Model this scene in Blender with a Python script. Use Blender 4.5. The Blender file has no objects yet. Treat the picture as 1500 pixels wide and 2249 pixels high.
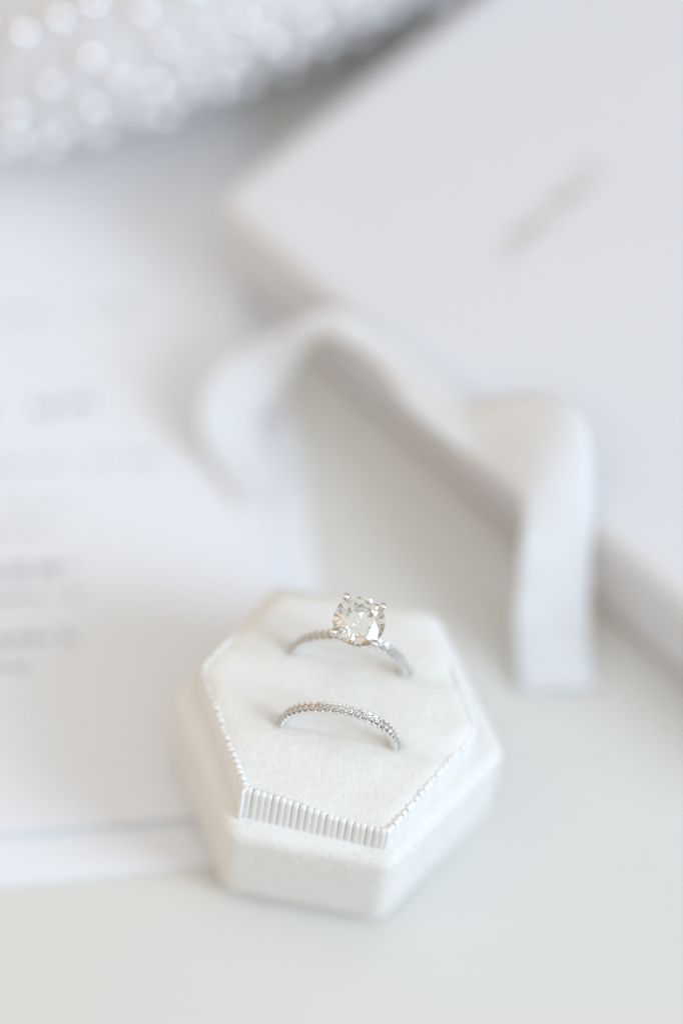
import bpy, bmesh, math, random
from mathutils import Vector, Matrix, noise
random.seed(7)
S = 0.001                                   # everything below is written in millimetres
scene = bpy.context.scene
COL = scene.collection

# ------------------------------------------------------------------ camera
cam_d = bpy.data.cameras.new('camera')
cam = bpy.data.objects.new('camera', cam_d); COL.objects.link(cam)
cx = Vector((0.98432, 0.16654, 0.05806)); cf = Vector((-0.02801, 0.47264, -0.88081))
cu = cx.cross(cf).normalized(); cx = cf.cross(cu).normalized()
m = Matrix((cx, cu, -cf)).transposed().to_4x4()
m.translation = Vector((8.561, -199.561, 474.754)) * S
cam.matrix_world = m
cam_d.sensor_fit = 'VERTICAL'; cam_d.sensor_height = 36.0; cam_d.lens = 100.0
cam_d.clip_start = 0.01; cam_d.clip_end = 20
cam_d.dof.use_dof = True
cam_d.dof.focus_distance = 0.4735
cam_d.dof.aperture_fstop = 2.25
scene.camera = cam

# ------------------------------------------------------------------ world and lamps (soft window light)
w = bpy.data.worlds.new('World'); scene.world = w; w.use_nodes = True
bg = w.node_tree.nodes['Background']
bg.inputs[0].default_value = (1.0, 0.905, 0.76, 1); bg.inputs[1].default_value = 0.48


def area(name, loc, target, sx, sy, power, color):
    d = bpy.data.lights.new(name, 'AREA'); d.shape = 'RECTANGLE'; d.size = sx; d.size_y = sy
    d.energy = power; d.color = color
    o = bpy.data.objects.new(name, d); COL.objects.link(o)
    o.location = loc
    o.rotation_euler = (Vector(target) - Vector(loc)).to_track_quat('-Z', 'Y').to_euler()
    return o


area('window_light', (1.25, -0.26, 0.74), (0, 0, 0), 0.6, 0.9, 15.5, (0.64, 0.80, 1.0))
area('ceiling_bounce_light', (0.0, -0.25, 1.30), (0.0, 0.10, 0), 2.4, 2.4, 10.0, (0.77, 0.89, 1.0))
area('warm_wall_light', (-1.15, 0.10, 0.45), (0, 0.03, 0), 1.2, 0.8, 2.6, (1.0, 0.54, 0.20))

scene.view_settings.view_transform = 'Standard'
scene.view_settings.look = 'None'
scene.view_settings.exposure = 0.05
scene.view_settings.gamma = 1.0
scene.render.engine = 'CYCLES'
scene.cycles.max_bounces = 16
scene.cycles.diffuse_bounces = 5
scene.cycles.glossy_bounces = 8
scene.cycles.transmission_bounces = 14
scene.cycles.use_denoising = True
scene.cycles.caustics_reflective = True
scene.cycles.caustics_refractive = True


# ------------------------------------------------------------------ materials
def mat(name, color, rough=0.5, metallic=0.0, sheen=0.0, spec=0.5, bump=None, vary=None, coat=0.0, trans=0.0, sheen_rough=0.5):
    ma = bpy.data.materials.new(name); ma.use_nodes = True
    nt = ma.node_tree; b = nt.nodes['Principled BSDF']
    b.inputs['Base Color'].default_value = (*color, 1)
    b.inputs['Roughness'].default_value = rough
    b.inputs['Metallic'].default_value = metallic
    b.inputs['Specular IOR Level'].default_value = spec
    b.inputs['Sheen Weight'].default_value = sheen
    b.inputs['Sheen Roughness'].default_value = sheen_rough
    b.inputs['Coat Weight'].default_value = coat
    tc = nt.nodes.new('ShaderNodeTexCoord')
    if vary:                                # (scale per metre, other colour)
        n = nt.nodes.new('ShaderNodeTexNoise'); n.inputs['Scale'].default_value = vary[0]; n.inputs['Detail'].default_value = 4
        mx = nt.nodes.new('ShaderNodeMix'); mx.data_type = 'RGBA'
        mx.inputs[6].default_value = (*color, 1); mx.inputs[7].default_value = (*vary[1], 1)
        nt.links.new(tc.outputs['Object'], n.inputs['Vector'])
        nt.links.new(n.outputs['Fac'], mx.inputs[0]); nt.links.new(mx.outputs[2], b.inputs['Base Color'])
    if bump:                                # (scale per metre, strength, distance)
        n = nt.nodes.new('ShaderNodeTexNoise'); n.inputs['Scale'].default_value = bump[0]; n.inputs['Detail'].default_value = 5
        bp = nt.nodes.new('ShaderNodeBump'); bp.inputs['Strength'].default_value = bump[1]; bp.inputs['Distance'].default_value = bump[2]
        nt.links.new(tc.outputs['Object'], n.inputs['Vector'])
        nt.links.new(n.outputs['Fac'], bp.inputs['Height']); nt.links.new(bp.outputs['Normal'], b.inputs['Normal'])
    return ma


M_TABLE = mat('painted_table', (0.725, 0.72, 0.695), 0.38, spec=0.45, vary=(9, (0.71, 0.705, 0.675)), bump=(900, 0.05, 0.0002))
M_VELVET = mat('ivory_velvet', (0.875, 0.87, 0.85), 0.95, sheen=0.35, spec=0.1, vary=(700, (0.80, 0.795, 0.765)), bump=(2200, 0.45, 0.0004))
M_PILE = mat('velvet_fibres', (0.88, 0.88, 0.87), 0.9, sheen=0.3, spec=0.1)
M_RIB = mat('white_grosgrain', (0.86, 0.86, 0.865), 0.42, spec=0.45, sheen=0.1, bump=(5000, 0.2, 0.00008))
M_CARD = mat('white_card', (0.83, 0.85, 0.895), 0.7, spec=0.3, vary=(30, (0.82, 0.84, 0.885)), bump=(1500, 0.1, 0.0001))
M_INK = mat('grey_ink', (0.30, 0.31, 0.38), 0.7)
M_BOX = mat('white_leatherette', (0.745, 0.75, 0.785), 0.45, spec=0.4, vary=(18, (0.735, 0.74, 0.77)), bump=(1800, 0.3, 0.0002))
M_FOIL = mat('gold_foil', (0.58, 0.52, 0.44), 0.4, metallic=0.5)
M_SATIN = mat('white_silk', (0.90, 0.91, 0.93), 0.5, sheen=0.4, spec=0.4, bump=(700, 0.15, 0.0004))
_nt = M_SATIN.node_tree; _p = _nt.nodes['Principled BSDF']; _o = _nt.nodes['Material Output']
_tl = _nt.nodes.new('ShaderNodeBsdfTranslucent'); _tl.inputs[0].default_value = (0.92, 0.94, 0.97, 1)
_tr = _nt.nodes.new('ShaderNodeBsdfTransparent')
_m1 = _nt.nodes.new('ShaderNodeMixShader'); _m1.inputs[0].default_value = 0.25; _m2 = _nt.nodes.new('ShaderNodeMixShader'); _m2.inputs[0].default_value = 0.05
_nt.links.new(_p.outputs[0], _m1.inputs[1]); _nt.links.new(_tl.outputs[0], _m1.inputs[2]); _nt.links.new(_m1.outputs[0], _m2.inputs[1]); _nt.links.new(_tr.outputs[0], _m2.inputs[2]); _nt.links.new(_m2.outputs[0], _o.inputs['Surface'])
M_BAG = mat('silver_beige_fabric', (0.62, 0.585, 0.57), 0.5, spec=0.5, sheen=0.4, vary=(60, (0.70, 0.69, 0.70)), bump=(900, 0.4, 0.0006))
M_BEAD = mat('silvered_bead', (0.97, 0.97, 1.0), 0.12, metallic=0.85)
M_SEED = mat('pearl_seed_bead', (0.84, 0.83, 0.84), 0.3, coat=0.6)
M_GOLD = mat('white_gold', (0.85, 0.845, 0.84), 0.07, metallic=1.0)


def diamond_mat():
    ma = bpy.data.materials.new('diamond'); ma.use_nodes = True
    nt = ma.node_tree; nt.nodes.remove(nt.nodes['Principled BSDF']); out = nt.nodes['Material Output']
    glass = []
    for c, ior in (((1, 0.998, 0.985, 1), 2.42), ((1, 0.3, 0.2, 1), 2.39), ((0.4, 1, 0.4, 1), 2.42), ((0.3, 0.4, 1, 1), 2.46)):
        g = nt.nodes.new('ShaderNodeBsdfGlass')
        g.inputs['Color'].default_value = c; g.inputs['Roughness'].default_value = 0.0; g.inputs['IOR'].default_value = ior
        glass.append(g.outputs[0])
    def mixed(a, b, f):
        x = nt.nodes.new('ShaderNodeMixShader'); x.inputs[0].default_value = f
        nt.links.new(a, x.inputs[1]); nt.links.new(b, x.inputs[2]); return x.outputs[0]
    fire = mixed(mixed(glass[1], glass[2], 0.5), glass[3], 1 / 3)
    nt.links.new(mixed(glass[0], fire, 0.13), out.inputs['Surface'])
    return ma


M_DIAMOND = diamond_mat()


# ------------------------------------------------------------------ helpers
class MB:
    def __init__(self): self.v = []; self.f = []
    def add(self, vs, fs):
        o = len(self.v); self.v += [tuple(v) for v in vs]; self.f += [tuple(i + o for i in f) for f in fs]
    def box(self, c, s, M=None):
        vs = [Vector((c[0] + x * s[0] / 2, c[1] + y * s[1] / 2, c[2] + z * s[2] / 2)) for x in (-1, 1) for y in (-1, 1) for z in (-1, 1)]
        if M: vs = [M @ v for v in vs]
        self.add(vs, [(0, 1, 3, 2), (4, 6, 7, 5), (0, 4, 5, 1), (2, 3, 7, 6), (0, 2, 6, 4), (1, 5, 7, 3)])
    def sphere(self, c, r, nu=10, nv=6, sc=(1, 1, 1)):
        vs = [(c[0], c[1], c[2] + r * sc[2])]
        for i in range(1, nv):
            t = math.pi * i / nv
            for k in range(nu):
                p = 2 * math.pi * k / nu
                vs.append((c[0] + r * sc[0] * math.sin(t) * math.cos(p), c[1] + r * sc[1] * math.sin(t) * math.sin(p), c[2] + r * sc[2] * math.cos(t)))
        vs.append((c[0], c[1], c[2] - r * sc[2])); n = len(vs) - 1
        fs = [(0, 1 + k, 1 + (k + 1) % nu) for k in range(nu)]
        for i in range(nv - 2):
            for k in range(nu):
                a = 1 + i * nu + k; b = 1 + i * nu + (k + 1) % nu
                fs.append((a, a + nu, b + nu, b))
        b0 = 1 + (nv - 2) * nu
        fs += [(b0 + (k + 1) % nu, b0 + k, n) for k in range(nu)]
        self.add(vs, fs)
    def tube(self, pts, rad, n=10, cap=True):
        pts = [Vector(p) for p in pts]; rings = []
        for i, p in enumerate(pts):
            t = (pts[min(i + 1, len(pts) - 1)] - pts[max(i - 1, 0)]).normalized()
            a = t.orthogonal().normalized() if not rings else (pa - t * pa.dot(t)).normalized()
            pa = a; b = t.cross(a); r = rad[i] if isinstance(rad, (list, tuple)) else rad
            rings.append([p + a * r * math.cos(2 * math.pi * k / n) + b * r * math.sin(2 * math.pi * k / n) for k in range(n)])
        self.loft(rings, cap)
    def loft(self, rings, cap=True, closed=False):
        n = len(rings[0]); vs = [v for r in rings for v in r]; fs = []
        R = len(rings)
        for i in range(R if closed else R - 1):
            j = (i + 1) % R
            for k in range(n):
                fs.append((i * n + k, i * n + (k + 1) % n, j * n + (k + 1) % n, j * n + k))
        if cap and not closed:
            fs.append(tuple(range(n))[::-1]); fs.append(tuple(range((R - 1) * n, R * n)))
        self.add(vs, fs)
    def mesh(self, name, material, smooth=True):
        me = bpy.data.meshes.new(name)
        me.from_pydata([(x * S, y * S, z * S) for x, y, z in self.v], [], self.f)
        bm = bmesh.new(); bm.from_mesh(me); bmesh.ops.recalc_face_normals(bm, faces=bm.faces); bm.to_mesh(me); bm.free()
        me.materials.append(material)
        for p in me.polygons: p.use_smooth = smooth
        return me


def link(name, me, parent=None):
    o = bpy.data.objects.new(name, me); COL.objects.link(o)
    if parent: o.parent = parent
    return o


def thing(name, label, cat, loc=(0, 0, 0), rz=0, group=None):
    o = bpy.data.objects.new(name, None); COL.objects.link(o)
    o.empty_display_size = 0.01
    o.location = Vector(loc) * S; o.rotation_euler = (0, 0, rz)
    tag(o, label, cat, group); return o


def tag(o, label, cat, group=None):
    o['label'] = label; o['category'] = cat
    if group: o['group'] = group


def bevelled(o, width, seg=3, angle=30):
    b = o.modifiers.new('bevel', 'BEVEL'); b.width = width * S; b.segments = seg; b.limit_method = 'ANGLE'; b.angle_limit = math.radians(angle)
    return o


def round_poly(corners, r, seg=5):
    """closed polygon with corner radius r -> list of (x, y)"""
    out = []; n = len(corners); rs = r if isinstance(r, (list, tuple)) else [r] * n
    for i in range(n):
        r = rs[i]; p = Vector(corners[i]); a = (Vector(corners[i - 1]) - p).normalized(); b = (Vector(corners[(i + 1) % n]) - p).normalized()
        half = a.angle(b) / 2; d = r / math.tan(half)
        s, e = p + a * d, p + b * d
        c = p + (a + b).normalized() * (r / math.sin(half))
        for k in range(seg + 1):
            t = k / seg
            a0 = (s - c).angle_signed(e - c)
            v = (s - c); v = Vector((v.x * math.cos(-a0 * t) - v.y * math.sin(-a0 * t), v.x * math.sin(-a0 * t) + v.y * math.cos(-a0 * t)))
            q = c + v
            out.append((q.x, q.y))
    return out


def resample(poly, n):
    pts = [Vector(p) for p in poly]; L = [0]
    for i in range(len(pts)): L.append(L[-1] + (pts[(i + 1) % len(pts)] - pts[i]).length)
    out = []; j = 0
    for k in range(n):
        s = L[-1] * k / n
        while L[j + 1] < s: j += 1
        t = (s - L[j]) / max(1e-9, L[j + 1] - L[j])
        out.append(pts[j].lerp(pts[(j + 1) % len(pts)], t))
    return out, L[-1]


# ------------------------------------------------------------------ table
tb = MB(); tb.add([(-1500, -900, 0), (1500, -900, 0), (1500, 1500, 0), (-1500, 1500, 0), (-1500, -900, -30), (1500, -900, -30), (1500, 1500, -30), (-1500, 1500, -30)],
                  [(0, 1, 2, 3), (7, 6, 5, 4), (0, 4, 5, 1), (1, 5, 6, 2), (2, 6, 7, 3), (3, 7, 4, 0)])
table = link('table_top', tb.mesh('table_top', M_TABLE, False)); table['kind'] = 'structure'
table['label'] = 'smooth off-white painted tabletop under everything'


# ------------------------------------------------------------------ printed cards
def card(name, corner, right_dir, bottom_dir, length, width, z, th, label):
    t = thing(name, label, 'card', (corner[0], corner[1], z), 0)
    u = Vector((*bottom_dir, 0)).normalized() * -1     # to the left along the bottom edge
    v = Vector((*right_dir, 0)).normalized()           # up along the right edge
    b = MB(); vs = []
    for zz in (0, th):
        vs += [Vector((0, 0, zz)), u * width + Vector((0, 0, zz)), u * width + v * length + Vector((0, 0, zz)), v * length + Vector((0, 0, zz))]
    b.add(vs, [(3, 2, 1, 0), (4, 5, 6, 7), (0, 1, 5, 4), (1, 2, 6, 5), (2, 3, 7, 6), (3, 0, 4, 7)])
    o = link('sheet', b.mesh(name, M_CARD, False), t); bevelled(o, th * 0.35, 3)
    return t, u, v


BACK_T, FRONT_T, GAP = 0.6, 0.7, 0.55
back_card, bu, bv = card('backing_card', (7.7, -12.0), (-30.2, 97.2), (34.6, 10.5), 185, 132, 0.02, BACK_T,
                         'larger plain white card lying flat on the table underneath the printed card')
front_card, fu, fv = card('printed_card', (-3.9, -6.6), (-11.4, 40.8), (33.3, 9.5), 166, 112, BACK_T + GAP + 0.06, FRONT_T,
                          'white card with rows of faint grey print lying on top of the larger card')
_u, _v = fu, fv
under = MB(); o2 = _u * 3.0 + _v * 3.0 + Vector((0, 0, -GAP)); vs = []
for zz in (0, GAP - 0.02):
    vs += [o2 + Vector((0, 0, zz)), o2 + _u * 106 + Vector((0, 0, zz)), o2 + _u * 106 + _v * 160 + Vector((0, 0, zz)), o2 + _v * 160 + Vector((0, 0, zz))]
under.add(vs, [(3, 2, 1, 0), (4, 5, 6, 7), (0, 1, 5, 4), (1, 2, 6, 5), (2, 3, 7, 6), (3, 0, 4, 7)])
link('hidden_spacer', under.mesh('hidden_spacer', M_CARD, False), front_card)  # added unseen spacer: lifts the printed card so its edge throws a shadow line
# blurred rows of print: (right end, glyph height, weight, letters)
rows = [((-53.4, 90.0), 2.6, 0.34, 17), ((-55.9, 67.0), 3.6, 0.62, 12), ((-42.3, 58.4), 1.7, 0.22, 40), ((-54.5, 45.4), 1.9, 0.24, 28), ((-56.0, 40.2), 1.9, 0.26, 26),
        ((-50.2, 32.6), 3.0, 0.50, 15), ((-48.3, 28.0), 1.9, 0.30, 30), ((-49.6, 18.4), 2.1, 0.42, 26), ((-56.5, 11.0), 2.2, 0.42, 18)]
cmid = Vector((-3.9, -6.6, 0)) + fu * 82
rr = random.Random(3)
for (ex, ey), h, wt, n in rows:
    e = Vector((ex, ey, 0)); L = 2 * (e - cmid).dot(-fu); L = max(12, min(L, 78))
    b = MB(); x = 0; adv = L / n
    for k in range(n):
        if rr.random() < 0.13 and 0 < k < n - 1: continue
        p = e + fu * (L - (k + 0.5) * adv) - Vector((-3.9, -6.6, 0))
        kind = rr.randrange(4); gw = adv * 0.6
        def q(dx, dy, sx, sy, p=p):
            sx, sy = max(sx, wt * 1.3), max(sy, wt * 1.2)
            vs = [p - fu * (dx + a * sx / 2) + fv * (dy + c * sy / 2) + Vector((0, 0, FRONT_T + 0.012)) for a, c in ((-1, -1), (1, -1), (1, 1), (-1, 1))]
            b.add(vs, [(0, 1, 2, 3)])
        hh = h * (1.0 if rr.random() < 0.3 else 0.68)
        q(-gw * 0.42, hh / 2, wt, hh)
        if kind != 1: q(gw * 0.42, h * 0.34, wt, h * 0.68)
        if kind in (0, 2): q(0, h * 0.64, gw * 0.6, wt * 0.8)
        if kind in (2, 3): q(0, wt * 0.4, gw * 0.6, wt * 0.8)
    if b.v: link('print_line', b.mesh('print_line', M_INK, False), front_card)


# ------------------------------------------------------------------ keepsake box at right
def slab(poly_c, r, z0, z1, top_r, name, material, parent):
    poly, _ = resample(round_poly(poly_c, r, 6), 160)
    c = sum(poly, Vector((0, 0))) / len(poly); b = MB(); rings = []
    def ring(inset, z):
        out = []
        n = len(poly)
        for i, p in enumerate(poly):
            t = (poly[(i + 1) % n] - poly[i - 1]).normalized(); nrm = Vector((t.y, -t.x))
            if nrm.dot(p - c) < 0: nrm = -nrm
            out.append(Vector((*(p - nrm * inset), z)))
        return out
    bot = 0.5
    if z0 == 0:
        rings.append(ring(3.2, 0)); rings.append(ring(3.2, 2.0)); z0 = 2.0
    for k in range(5):
        a = math.pi / 2 * k / 4; rings.append(ring(bot * (1 - math.sin(a)), z0 + bot * (1 - math.cos(a))))
    for k in range(7):
        a = math.pi / 2 * k / 6
        rings.append(ring(top_r * (1 - math.cos(a)), z1 - top_r + top_r * math.sin(a)))
    b.loft(rings)
    return link(name, b.mesh(name, material), parent)


eB = Vector((95.8, -67.3)).normalized(); eA = Vector((-eB.y, eB.x))
gb = thing('keepsake_box', 'big flat white lidded box with faint gold lettering on its lid, behind the ring box', 'box', (-41.5, 104.5, 0))
def rect(inset, a=172, bq=150):
    P = [eB * inset + eA * inset, eB * (a - inset) + eA * inset, eB * (a - inset) + eA * (bq - inset), eB * inset + eA * (bq - inset)]
    return [(p.x, p.y) for p in P]
slab(rect(0.3), 3, 0, 12.4, 0.4, 'box_body', M_BOX, gb)
lid = slab(rect(0), 3.0, 12.5, 25, 4.0, 'lid', M_BOX, gb)
b = MB(); p0 = Vector((14.7, 102.1)) - Vector((-41.5, 104.5)); p1 = Vector((30.1, 125.6)) - Vector((-41.5, 104.5)); dl = (p1 - p0).normalized(); dn = Vector((dl.y, -dl.x))
Lt = (p1 - p0).length
shapes = ['L', 'o', 'v', 'o', 'n', 'l', 'o', 'n']
x = 0
for k in range(8):
    wd = 2.5; c = p0 + dl * (Lt * (k + 0.5) / 8) ; hgt = 3.4
    segs = [((-0.4, -0.5), (-0.4, 0.5)), ((0.4, -0.5), (0.4, 0.5))] if k % 3 else [((-0.4, -0.5), (-0.4, 0.5)), ((-0.4, -0.5), (0.4, -0.5))]
    if k % 3 == 1: segs.append(((-0.4, 0.5), (0.4, 0.5)))
    if k % 3 == 2: segs.append(((-0.4, 0.0), (0.4, 0.0)))
    for (a0, a1), (b0_, b1_) in segs:
        s = c + dl * a0 * wd - dn * a1 * hgt; e = c + dl * b0_ * wd - dn * b1_ * hgt
        t = (e - s).normalized(); nn = Vector((-t.y, t.x)) * 0.33
        b.add([(*(s - nn), 25.04), (*(s + nn), 25.04), (*(e + nn), 25.04), (*(e - nn), 25.04)], [(0, 1, 2, 3)])
link('foil_lettering', b.mesh('foil_lettering', M_FOIL, False), gb)

# ------------------------------------------------------------------ silk ribbon
RIB = [((-25.5, 51.4, 2.2), (-17.5, 57.0, 2.2)),
       ((-30.7, 57.2, 3.6), (-20.7, 62.0, 3.6)),
       ((-36.0, 63.4, 7.5), (-24.2, 66.2, 5.5)),
       ((-35.9, 72.5, 11.5), (-24.6, 69.1, 7.5)),
       ((-30.7, 78.1, 14.5), (-22.0, 73.5, 9.5)),
       ((-24.7, 80.1, 19.5), (-20.0, 76.6, 13.5)),
       ((-19.3, 81.2, 25.0), (-18.1, 77.9, 19.0)),
       ((-12.9, 83.1, 26.0), (-14.4, 78.3, 24.8)),
       ((-6.6, 81.3, 25.9), (-8.9, 76.4, 25.3)),
       ((-0.0, 77.8, 26.4), (-3.1, 71.8, 25.4)),
       ((6.6, 73.8, 26.8), (2.1, 65.5, 25.8)),
       ((13.9, 68.8, 27.4), (8.9, 60.6, 26.2)),
       ((17.7, 67.4, 31.0), (14.2, 57.7, 25.0)),
       ((22.8, 66.8, 35.0), (18.6, 54.7, 25.0)),
       ((28.4, 65.6, 38.0), (22.8, 51.4, 26.0)),
       ((33.3, 62.5, 38.0), (25.7, 48.7, 26.0)),
       ((36.5, 57.6, 34.0), (26.4, 45.9, 24.0)),
       ((38.6, 51.2, 27.0), (26.9, 42.2, 21.0)),
       ((40.2, 44.7, 19.0), (27.6, 38.2, 15.0)),
       ((41.7, 38.2, 11.0), (28.0, 34.5, 11.0)),
       ((43.4, 33.0, 5.0), (29.4, 30.2, 5.0)),
       ((45.8, 27.4, 1.0), (31.7, 24.6, 1.0))]











def catmull(P, t):
    i = min(int(t), len(P) - 2); f = t - i
    p0, p1, p2, p3 = P[max(i - 1, 0)], P[i], P[i + 1], P[min(i + 2, len(P) - 1)]
    return 0.5 * ((2 * p1) + (p2 - p0) * f + (2 * p0 - 5 * p1 + 4 * p2 - p3) * f * f + (3 * p1 - p0 - 3 * p2 + p3) * f ** 3)


A = [Vector(a) for a, _ in RIB]; B = [Vector(q) for _, q in RIB]
rings = []; NS = 14; NA = 8
for i in range((len(RIB) - 1) * NS + 1):
    t = i / NS; a, q = catmull(A, t), catmull(B, t)
    row = []
    for k in range(NA + 1):
        s = k / NA; pz = a.lerp(q, s)
        pz = pz + Vector((0, 0, 0.35 * math.sin(math.pi * s) + 0.15 * math.sin(t * 3 + s * 7)))
        pz.z = max(pz.z, 0.4); row.append(pz)
    rings.append(row)
rb = MB(); n = NA + 1
rb.add([v for r in rings for v in r], [(i * n + k, i * n + k + 1, (i + 1) * n + k + 1, (i + 1) * n + k) for i in range(len(rings) - 1) for k in range(NA)])
ro = link('silk_ribbon', rb.mesh('silk_ribbon', M_SATIN))
so = ro.modifiers.new('solidify', 'SOLIDIFY'); so.thickness = 0.12 * S; so.offset = 0
tag(ro, 'loose white silk ribbon looping from the card over the big box to the table', 'ribbon')

# ------------------------------------------------------------------ beaded clutch bag
dU = Vector((0.76, 0.65, 0)).normalized(); dV = Vector((-dU.y, dU.x, 0))
bagc = Vector((-42.8, 190.9, 23)); HL, HW, HH = 100, 42, 22
bag = thing('beaded_clutch', 'silver beaded evening clutch bag standing across the top of the cards', 'clutch bag', (bagc.x, bagc.y, 0))


def bag_pt(th, ph, off=0.0):
    def sp(v, e): return math.copysign(abs(v) ** e, v)
    ex, ez = 0.62, 0.85
    c = dU * (HL + off) * sp(math.cos(th), ex) * sp(math.cos(ph), ez) + dV * (HW + off) * sp(math.sin(th), ex) * sp(math.cos(ph), ez)
    return c + Vector((0, 0, bagc.z + (HH + off) * sp(math.sin(ph), ez)))


b = MB(); rings = []
for i in range(33):
    ph = -math.pi / 2 * 0.98 + math.pi * 0.98 * i / 32
    rings.append([bag_pt(2 * math.pi * k / 96, ph) for k in range(96)])
b.loft(rings); link('body', b.mesh('body', M_BAG), bag)
bm_ = MB(); bm_.sphere((0, 0, 0), 1.0, 16, 10); bead_me = bm_.mesh('bead', M_BEAD)
placed = []
rr = random.Random(11); tries = 0
seed = MB()
while tries < 60000 and len(placed) < 300:
    tries += 1
    th = rr.uniform(0, 2 * math.pi); ph = math.asin(rr.uniform(-0.35, 1))
    p = bag_pt(th, ph)
    wp = p + Vector((bagc.x, bagc.y, 0))
    if wp.x < -112 or wp.x > 60 or wp.y > 204 or wp.z < 7: continue
    if all((p - q).length > 7.1 for q in placed): placed.append(p)
for p in placed:
    o = link('bead', bead_me, bag); r = rr.uniform(2.1, 2.8)
    o.location = (p + (p - Vector((0, 0, bagc.z))).normalized() * r * 0.3) * S; o.scale = (r, r, r * 0.9)
    o.rotation_euler = (rr.random(), rr.random(), rr.random())
sp_ = []
tries = 0
while tries < 14000 and len(sp_) < 600:
    tries += 1
    th = rr.uniform(0, 2 * math.pi); ph = math.asin(rr.uniform(-0.4, 1)); p = bag_pt(th, ph, 0.3)
    wp = p + Vector((bagc.x, bagc.y, 0))
    if wp.x < -115 or wp.x > 60 or wp.y > 240: continue
    if all((p - q).length > 3.2 for q in placed): sp_.append(p); seed.sphere(p, 0.75, 6, 4)
so_ = link('seed_beads', seed.mesh('seed_beads', M_SEED), bag); so_['kind'] = 'stuff'

# ------------------------------------------------------------------ ring box
rbx = thing('ring_box', 'open hexagonal ivory velvet ring box holding two rings', 'ring box', (0, 0, 0))
# base: hexagonal tray, its left side resting on the two cards
def hexc(s, rot=0): return [(s * math.cos(math.radians(a + rot)), s * math.sin(math.radians(a + rot))) for a in (240, 300, 0, 60, 120, 180)]
def ground(x): return (30.0 - x) * 0.05
def hexring(s, z, cr, n=180):
    P = [Vector(q) for q in ((-14.0, -24.4), (13.8, -24.4), (29.8, 0.3), (14.5, 24.5), (-14.5, 24.5), (-28.4, -0.2))]
    k = s / 28.3
    pts, _ = resample(round_poly([tuple(q * k) for q in P], cr, 5), n); return [(p.x, p.y, z) for p in pts]
OS, TOPZ = 28.3, 26.9
b = MB(); rings = []
rings.append(hexring(OS - 1.2, 0.0, 2.6)); rings.append(hexring(OS - 0.35, 0.25, 2.8)); rings.append(hexring(OS, 1.1, 3.0))
for z in (4, 8, 12, 16, 20, 22): rings.append(hexring(OS, z, 3.0))
er = 2.6
for k in range(9):
    a = math.pi / 2 * k / 8; rings.append(hexring(OS - er * (1 - math.cos(a)), TOPZ - er + er * math.sin(a), 3.0))
rings.append(hexring(OS - 4.0, TOPZ + 0.05, 2.2)); rings.append(hexring(OS - 6.0, TOPZ + 0.0, 2.0)); rings.append(hexring(OS - 9.0, TOPZ - 0.1, 1.5))
rings = [[Vector((x, y, z + ground(x) * (1 - 0.7 * z / TOPZ))) for x, y, z in r] for r in rings]
def wob(v, amp=0.12, sc=0.16):
    return v + Vector((noise.noise(v * sc), noise.noise(v * sc + Vector((9, 0, 0))), noise.noise(v * sc + Vector((0, 7, 0))))) * amp
rings = [[wob(v) for v in r] for r in rings]
b.loft(rings); base = link('base', b.mesh('base', M_VELVET), rbx)
# the folded velvet seam down the near left corner
b = MB()
fl = Vector((-14.0, -24.4)); cs = []
for z in (1.6, 6, 12, 18, 22): cs.append(Vector((fl.x + 1.25, fl.y + 0.45 - 0.02, z + ground(fl.x) * (1 - 0.7 * z / TOPZ))))
cs.append(Vector((fl.x + 1.3, fl.y + 1.5, TOPZ - 0.3)))
for z in (): pass
b.tube(cs, 0.2, 8); link('corner_seam', b.mesh('corner_seam', M_VELVET), base)

# insert: tops of its six corners as they stand, near left corner riding up a little
TC = [(-12.8, -19.0, 35.2), (12.6, -21.3, 33.2), (24.6, 1.2, 32.3), (13.9, 22.2, 31.6), (-14.5, 20.9, 31.7), (-24.6, 2.7, 33.8)]
BC = [(-13.0, -21.0, 25.6), (12.7, -21.9, 25.6), (24.7, 0.3, 25.6), (13.2, 21.6, 25.6), (-13.2, 21.2, 25.6), (-24.6, 0.8, 25.6)]
NP = 720
top_pts, per = resample(round_poly([c[:2] for c in TC], [1.3, 1.8, 3, 4, 4, 3], 6), NP)
bot_pts, perb = resample(round_poly([c[:2] for c in BC], [1.3, 1.3, 3, 4, 4, 3], 6), NP)
def corner_z(p):
    ws = zs = 0
    for c in TC:
        d = (Vector(c[:2]) - p).length + 0.3; wv = 1 / d ** 2.2; ws += wv; zs += wv * c[2]
    return zs / ws
def rim_dz(i):
    s = i / NP * 2 * math.pi
    return 0.22 * math.sin(5 * s + 1) + 0.16 * math.sin(11 * s + 2)
top3 = [Vector((p.x, p.y, corner_z(p) + rim_dz(i))) for i, p in enumerate(top_pts)]
bot3 = [Vector((p.x, p.y, 25.6)) for p in bot_pts]
cen = Vector((0, 0.9, 0))
RINGS = ((1.15, -4.7, 33.6), (0.75, 9.0, 33.2)); RR = 10.1

# backing band behind the ribs
def inward(P, i, d):
    n = len(P); t = (P[(i + 3) % n] - P[i - 3]); t.z = 0; t.normalize(); nr = Vector((-t.y, t.x, 0))
    if nr.dot(cen - P[i]) < 0: nr = -nr
    return nr * d
b = MB()
rg = []
for (f, d, up) in ((0, 0.5, 0), (0.93, 0.5, 0), (1, 0.6, -0.3), (1, 0.9, -0.35), (1, 1.2, -0.9), (0.85, 1.4, -1.6)):
    rg.append([bot3[i].lerp(top3[i], f) + inward(top3, i, d) + Vector((0, 0, up)) for i in range(0, NP, 2)])
b.loft(rg, cap=False); band = link('ribbon_band', b.mesh('ribbon_band', M_RIB), rbx)

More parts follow.
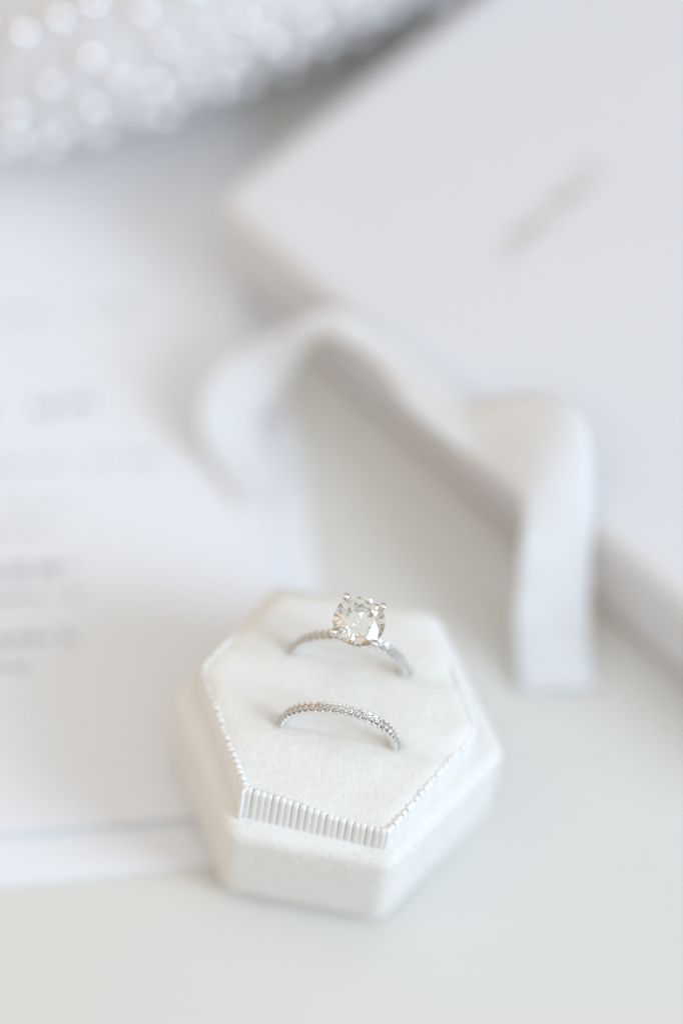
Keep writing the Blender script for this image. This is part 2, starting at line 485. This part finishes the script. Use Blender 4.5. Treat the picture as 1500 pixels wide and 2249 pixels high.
# one rib: half-round cord going up the side and folding over the top edge; local x along the edge, y inward, z up (height 8)
RP = 1.16
b = MB(); path = [(0, 0.0), (0, 1.4), (0, 3), (0, 4.6), (0, 6), (0, 7.2)]
for k in range(1, 7):
    a = math.pi * 0.6 * k / 6; path.append((0.40 - 0.40 * math.cos(a), 7.6 + 0.40 * math.sin(a)))
path.append((1.0, 7.2))
rings = []
for j, (py, pz) in enumerate(path):
    q0 = path[max(j - 1, 0)]; q1 = path[min(j + 1, len(path) - 1)]
    t = Vector((0, q1[0] - q0[0], q1[1] - q0[1])).normalized(); nrm = Vector((0, -t.z, t.y))
    rings.append([Vector((0.58 * math.cos(an), py, pz)) + nrm * 0.30 * math.sin(an) for an in [math.pi * k / 6 for k in range(7)]])
n = 7; vs = [v for r in rings for v in r]
b.add(vs, [(i * n + k, i * n + k + 1, (i + 1) * n + k + 1, (i + 1) * n + k) for i in range(len(rings) - 1) for k in range(n - 1)])
rib_me = b.mesh('rib', M_RIB)
NR = int(round(per / RP))
for k in range(NR):
    i = int((k + 0.5) * NP / NR) % NP
    tp, bp_ = top3[i], bot3[i]
    tx = (top3[(i + 4) % NP] - top3[i - 4]); tx.normalize()
    up = (tp - bp_); h = up.length; up = up / h
    yn = up.cross(tx); yn.normalize()
    if yn.dot(cen + Vector((0, 0, 30)) - tp) < 0: tx = -tx; yn = -yn
    tx = yn.cross(up)
    o = link('rib', rib_me, rbx)
    rk = random.Random(k * 7 + 1); wv = 1 + rk.uniform(-0.05, 0.05); h *= 1 + rk.uniform(-0.012, 0.012); yn = (yn + tx * rk.uniform(-0.05, 0.05)).normalized()
    M4 = Matrix((tx * (per / NR / RP) * wv, yn, up * (h / 8.0))).transposed().to_4x4()
    M4.translation = (bp_ + yn * 0.45) * S
    o.matrix_world = M4; o.matrix_local = M4

# folded end of the ribbed trim at the near left corner
i0 = min(range(NP), key=lambda i: (top3[i] - Vector(TC[0])).length)
b = MB(); tpt, bpt = top3[i0], bot3[i0]
outd = (Vector((tpt.x, tpt.y, 0)) - cen).normalized()
b.tube([bpt + outd * 0.05 + (tpt - bpt) * f for f in (0, 0.3, 0.6, 0.9, 0.985)] + [tpt - outd * 0.5 + Vector((0, 0, 0.1))], [0.5, 0.5, 0.48, 0.45, 0.42, 0.2], 8)
link('trim_fold', b.mesh('trim_fold', M_RIB), rbx)

# velvet pad
def pad_z(x, y, t, zr):
    z = 34.2 - 0.036 * x - 0.010 * (y - 1) - 0.5 * (math.hypot(x, y - 1) / 24) ** 2.5
    for (rx, ry, rz) in RINGS:
        d = (y - ry - 0.006 * x)
        z -= (0.5 + 0.35 * (math.hypot(x, y - 1) / 22) ** 3) * math.exp(-(d / 2.2) ** 2)
        for sg in (-1, 1):
            ex = rx + sg * RR + (-0.7 if sg < 0 else -1.0)
            z -= 0.55 * math.exp(-((x - ex) / 1.3) ** 2 - (d / 1.0) ** 2)
        z -= 0.35 * math.exp(-(d / 0.8) ** 2) / (1 + math.exp((abs(x - rx) - 10.6) / 0.5))
    z += 0.22 * noise.noise(Vector((x * 0.16, y * 0.16, 3))) + 0.05 * noise.noise(Vector((x * 0.9, y * 0.9, 1)))
    e = min(1.0, max(0.0, (t - 0.86) / 0.14))
    return z - (z - (zr - 0.35)) * (1 - math.sqrt(max(0, 1 - e * e * 0.985)))
NT, NA2 = 110, 480
b = MB(); vs = []; inner = []
for k in range(NA2):
    i = int(k * NP / NA2); inner.append((top3[i] + inward(top3, i, 0.7), top3[i].z))
vs.append(Vector((cen.x, cen.y, pad_z(cen.x, cen.y, 0, 33.9))))
for j in range(1, NT + 1):
    t = j / NT
    for p, zr in inner:
        x = cen.x + (p.x - cen.x) * t; y = cen.y + (p.y - cen.y) * t
        vs.append(Vector((x, y, pad_z(x, y, t, zr))))
for p, zr in inner: vs.append(Vector((p.x, p.y, zr - 5)))
fs = [(0, 1 + k, 1 + (k + 1) % NA2) for k in range(NA2)]
for j in range(NT):
    for k in range(NA2):
        a = 1 + j * NA2 + k; c = 1 + j * NA2 + (k + 1) % NA2
        fs.append((a, a + NA2, c + NA2, c))
b.add(vs, fs); pad = link('cushion', b.mesh('cushion', M_VELVET), rbx)
pad_v = vs

# velvet pile: short fibres over cushion and base
def pile(name, pts, parent, length):
    b = MB(); rp = random.Random(5)
    for p, nrm in pts:
        d = (nrm + Vector((rp.gauss(0, .45), rp.gauss(0, .45), rp.gauss(0, .45)))).normalized() * length * rp.uniform(.5, 1.2)
        s = d.orthogonal().normalized(); s.rotate(Matrix.Rotation(rp.uniform(0, 6.28), 3, d.normalized())); s *= 0.035
        b.add([p - s - nrm * 0.05, p + s - nrm * 0.05, p + d], [(0, 1, 2)])
    me = bpy.data.meshes.new(name); me.from_pydata([(x * S, y * S, z * S) for x, y, z in b.v], [], b.f); me.materials.append(M_PILE)
    o = link(name, me, parent); o['kind'] = 'stuff'
rp = random.Random(9); pts = []
pv = pad.data.vertices
quads = [pl for pl in pad.data.polygons if len(pl.vertices) == 4 and pl.normal.z > 0.1]
for pl in rp.choices(quads, weights=[q.area for q in quads], k=14000):
    v = [pv[q].co for q in pl.vertices]; a, c = rp.random(), rp.random()
    pts.append((v[0].lerp(v[1], a).lerp(v[3].lerp(v[2], a), c) / S, pl.normal.copy()))
pile('velvet_pile', pts, pad, 0.3)
me = base.data; me.calc_loop_triangles(); pts = []
polys = [pl for pl in me.polygons if pl.center.z > 0.0005 and pl.area > 0 and len(pl.vertices) == 4]
areas = [pl.area for pl in polys]
ok = [i for i, pl in enumerate(polys) if (Vector((pl.center.x, pl.center.y)).length > 0.0238)]
sel = rp.choices(ok, weights=[areas[i] for i in ok], k=60000)
for i in sel:
    pl = polys[i]; v = [me.vertices[q].co for q in pl.vertices]; a, c = rp.random(), rp.random()
    p = v[0].lerp(v[1], a).lerp(v[3].lerp(v[2], a), c) / S
    pts.append((p, pl.normal.copy()))
pile('velvet_pile', pts, base, 0.5)


# ------------------------------------------------------------------ rings
def brilliant(r, name='diamond'):
    b = MB(); g = 0.03; V = []
    def P(a, rad, z): V.append(Vector((math.cos(math.radians(a)) * rad * r, math.sin(math.radians(a)) * rad * r, z * r))); return len(V) - 1
    tbl = [P(k * 45, .56, g + .302) for k in range(8)]
    mid = [P(k * 45 + 22.5, .80, g + .179) for k in range(8)]
    gt = [P(k * 22.5, 1, g) for k in range(16)]; gl = [P(k * 22.5, 1, -g) for k in range(16)]
    lm = [P(k * 45 + 22.5, .23, -g - .682) for k in range(8)]; cu_ = P(0, 0, -g - .866)
    F = [tuple(tbl)]
    for k in range(8):
        F.append((tbl[k], mid[k], tbl[(k + 1) % 8]))
        F.append((tbl[k], mid[k - 1], gt[2 * k], mid[k]))
        F.append((mid[k], gt[2 * k], gt[2 * k + 1])); F.append((mid[k], gt[2 * k + 1], gt[(2 * k + 2) % 16]))
        F.append((cu_, lm[k], gl[2 * k], lm[k - 1]))
        F.append((lm[k], gl[2 * k + 1], gl[2 * k])); F.append((lm[k], gl[(2 * k + 2) % 16], gl[2 * k + 1]))
    for k in range(16): F.append((gt[k], gl[k], gl[(k + 1) % 16], gt[(k + 1) % 16]))
    b.add(V, F); return b.mesh(name, M_DIAMOND, False)


acc_me = brilliant(0.60, 'accent_diamond')
prof = [(8.95, -.55), (9.02, -.80), (9.3, -.90), (9.72, -.90), (9.86, -.84), (9.84, -.70), (9.70, -.45), (9.66, 0), (9.70, .45), (9.84, .70), (9.86, .84), (9.72, .90), (9.3, .90), (9.02, .80), (8.95, .55)]


def band_ring(name, label, loc, gap, tilt=0.0):
    t = thing(name, label, 'ring', loc, 0, 'rings in the velvet ring box')
    t.rotation_euler = (tilt, 0, math.radians(-0.6))
    b = MB(); b.loft([[Vector((r * math.cos(a), y, r * math.sin(a))) for r, y in prof] for a in [2 * math.pi * k / 144 for k in range(144)]], closed=True)
    o = link('band', b.mesh('band', M_GOLD), t)
    es = o.modifiers.new('edges', 'BEVEL'); es.width = 0.04 * S; es.segments = 2; es.limit_method = 'ANGLE'; es.angle_limit = math.radians(35)
    step = 360 / 49; pr = MB()
    for k in range(-2, 28):
        a = 90 - 13 * step + k * step
        if gap and abs(a - 90) < gap: continue
        ar = math.radians(a)
        s = link('accent_diamond', acc_me, t)
        s.location = Vector((10.02 * math.cos(ar), 0, 10.02 * math.sin(ar))) * S
        s.rotation_euler = (0, math.pi / 2 - ar, 0)
        s.rotation_euler.rotate_axis('Z', random.uniform(0, 0.7)); s.rotation_euler.rotate_axis('X', random.uniform(-.05, .05))
    for k in range(-2, 29):
        a = math.radians(90 - 13.5 * step + k * step)
        if gap and abs(math.degrees(a) - 90) < gap: continue
        for y in (-.74, .74):
            c = Vector((9.96 * math.cos(a), y, 9.98 * math.sin(a)))
            pr.sphere(c, 0.235, 10, 7)
            pr.tube([Vector((9.55 * math.cos(a), y * 1.30, 9.55 * math.sin(a))), Vector((9.85 * math.cos(a), y * 1.22, 9.85 * math.sin(a))), c], [0.2, 0.2, 0.17], 7)
            # cut bead claws reaching in over the stones
            c2 = Vector((10.08 * math.cos(a), y * 0.55, 10.08 * math.sin(a))); pr.sphere(c2, 0.14, 8, 5)
    q = link('pave_beads', pr.mesh('pave_beads', M_GOLD), t); q['kind'] = 'stuff'
    return t


band_ring('wedding_band', 'slim silver-coloured ring with small pave diamonds only, in the slot nearer the viewer', RINGS[0], 0)
eng = band_ring('engagement_ring', 'silver-coloured ring with one large round diamond in four claws, in the rear slot', RINGS[1], 14)
# head: origin of the ring empty is its centre
hz = 48.55 - RINGS[1][2]; hc = Vector((1.32 - RINGS[1][0], 0.3, hz))
dia = link('centre_diamond', brilliant(4.42, 'centre_diamond'), eng); dia.location = hc * S; dia.rotation_euler = (math.radians(8), math.radians(1.5), math.radians(9))
TILT = Matrix.Rotation(math.radians(8), 3, 'X'); ZN = TILT @ Vector((0, 0, 1))
for k, ang in enumerate((128, 43, 216, -47)):
    a = math.radians(ang); d = Vector((math.cos(a), math.sin(a), 0)); b = MB()
    pth = [Vector((hc.x, hc.y, 10.2)) + d * 0.9, Vector((hc.x, hc.y, 0)) + d * 2.3 + Vector((0, 0, hz - 3.1)), hc + TILT @ (d * 3.9) - ZN * 1.1, hc + TILT @ (d * 4.75) - ZN * 0.1, hc + TILT @ (d * 4.78) + ZN * 0.3]
    b.tube(pth, [0.5, 0.5, 0.52, 0.56, 0.6], 12)
    cpt = hc + TILT @ (d * 4.72) + ZN * 0.5
    b.sphere(cpt, 0.70, 18, 12, (1, 1, 0.92))
    link('claw', b.mesh('claw', M_GOLD), eng)
b = MB()
def circ(c, R_, n=64): return [c + Vector((R_ * math.cos(2 * math.pi * k / n), R_ * math.sin(2 * math.pi * k / n), 0)) for k in range(n)]
gr_ = []
for k in range(64):
    a = 2 * math.pi * k / 64; d = Vector((math.cos(a), math.sin(a), 0))
    gr_.append([hc + d * (3.35 + 0.28 * math.cos(q)) + Vector((0, 0, -1.75 + 0.55 * math.sin(q))) for q in [2 * math.pi * j / 8 for j in range(8)]])
b.loft(gr_, closed=True)
for k in range(24):
    a = 2 * math.pi * k / 24; d = Vector((math.cos(a), math.sin(a), 0)); b.sphere(hc + d * 3.85 + Vector((0, 0, -1.25)), 0.17, 8, 5); b.sphere(hc + d * 3.72 + Vector((0, 0, -2.1)), 0.15, 8, 5)
gr_ = []
for k in range(48):
    a = 2 * math.pi * k / 48; d = Vector((math.cos(a), math.sin(a), 0))
    gr_.append([hc + d * (1.9 + 0.3 * math.cos(q)) + Vector((0, 0, -3.9 + 0.3 * math.sin(q))) for q in [2 * math.pi * j / 8 for j in range(8)]])
b.loft(gr_, closed=True)
halo = link('gallery', b.mesh('gallery', M_GOLD), eng)
hs = brilliant(0.34, 'halo_diamond')
for k in range(24):
    a = 2 * math.pi * (k + .5) / 24; d = Vector((math.cos(a), math.sin(a), 0)); o = link('halo_diamond', hs, halo)
    o.location = (hc + d * 3.62 + Vector((0, 0, -1.7))) * S; o.rotation_euler = d.to_track_quat('Z', 'Y').to_euler()
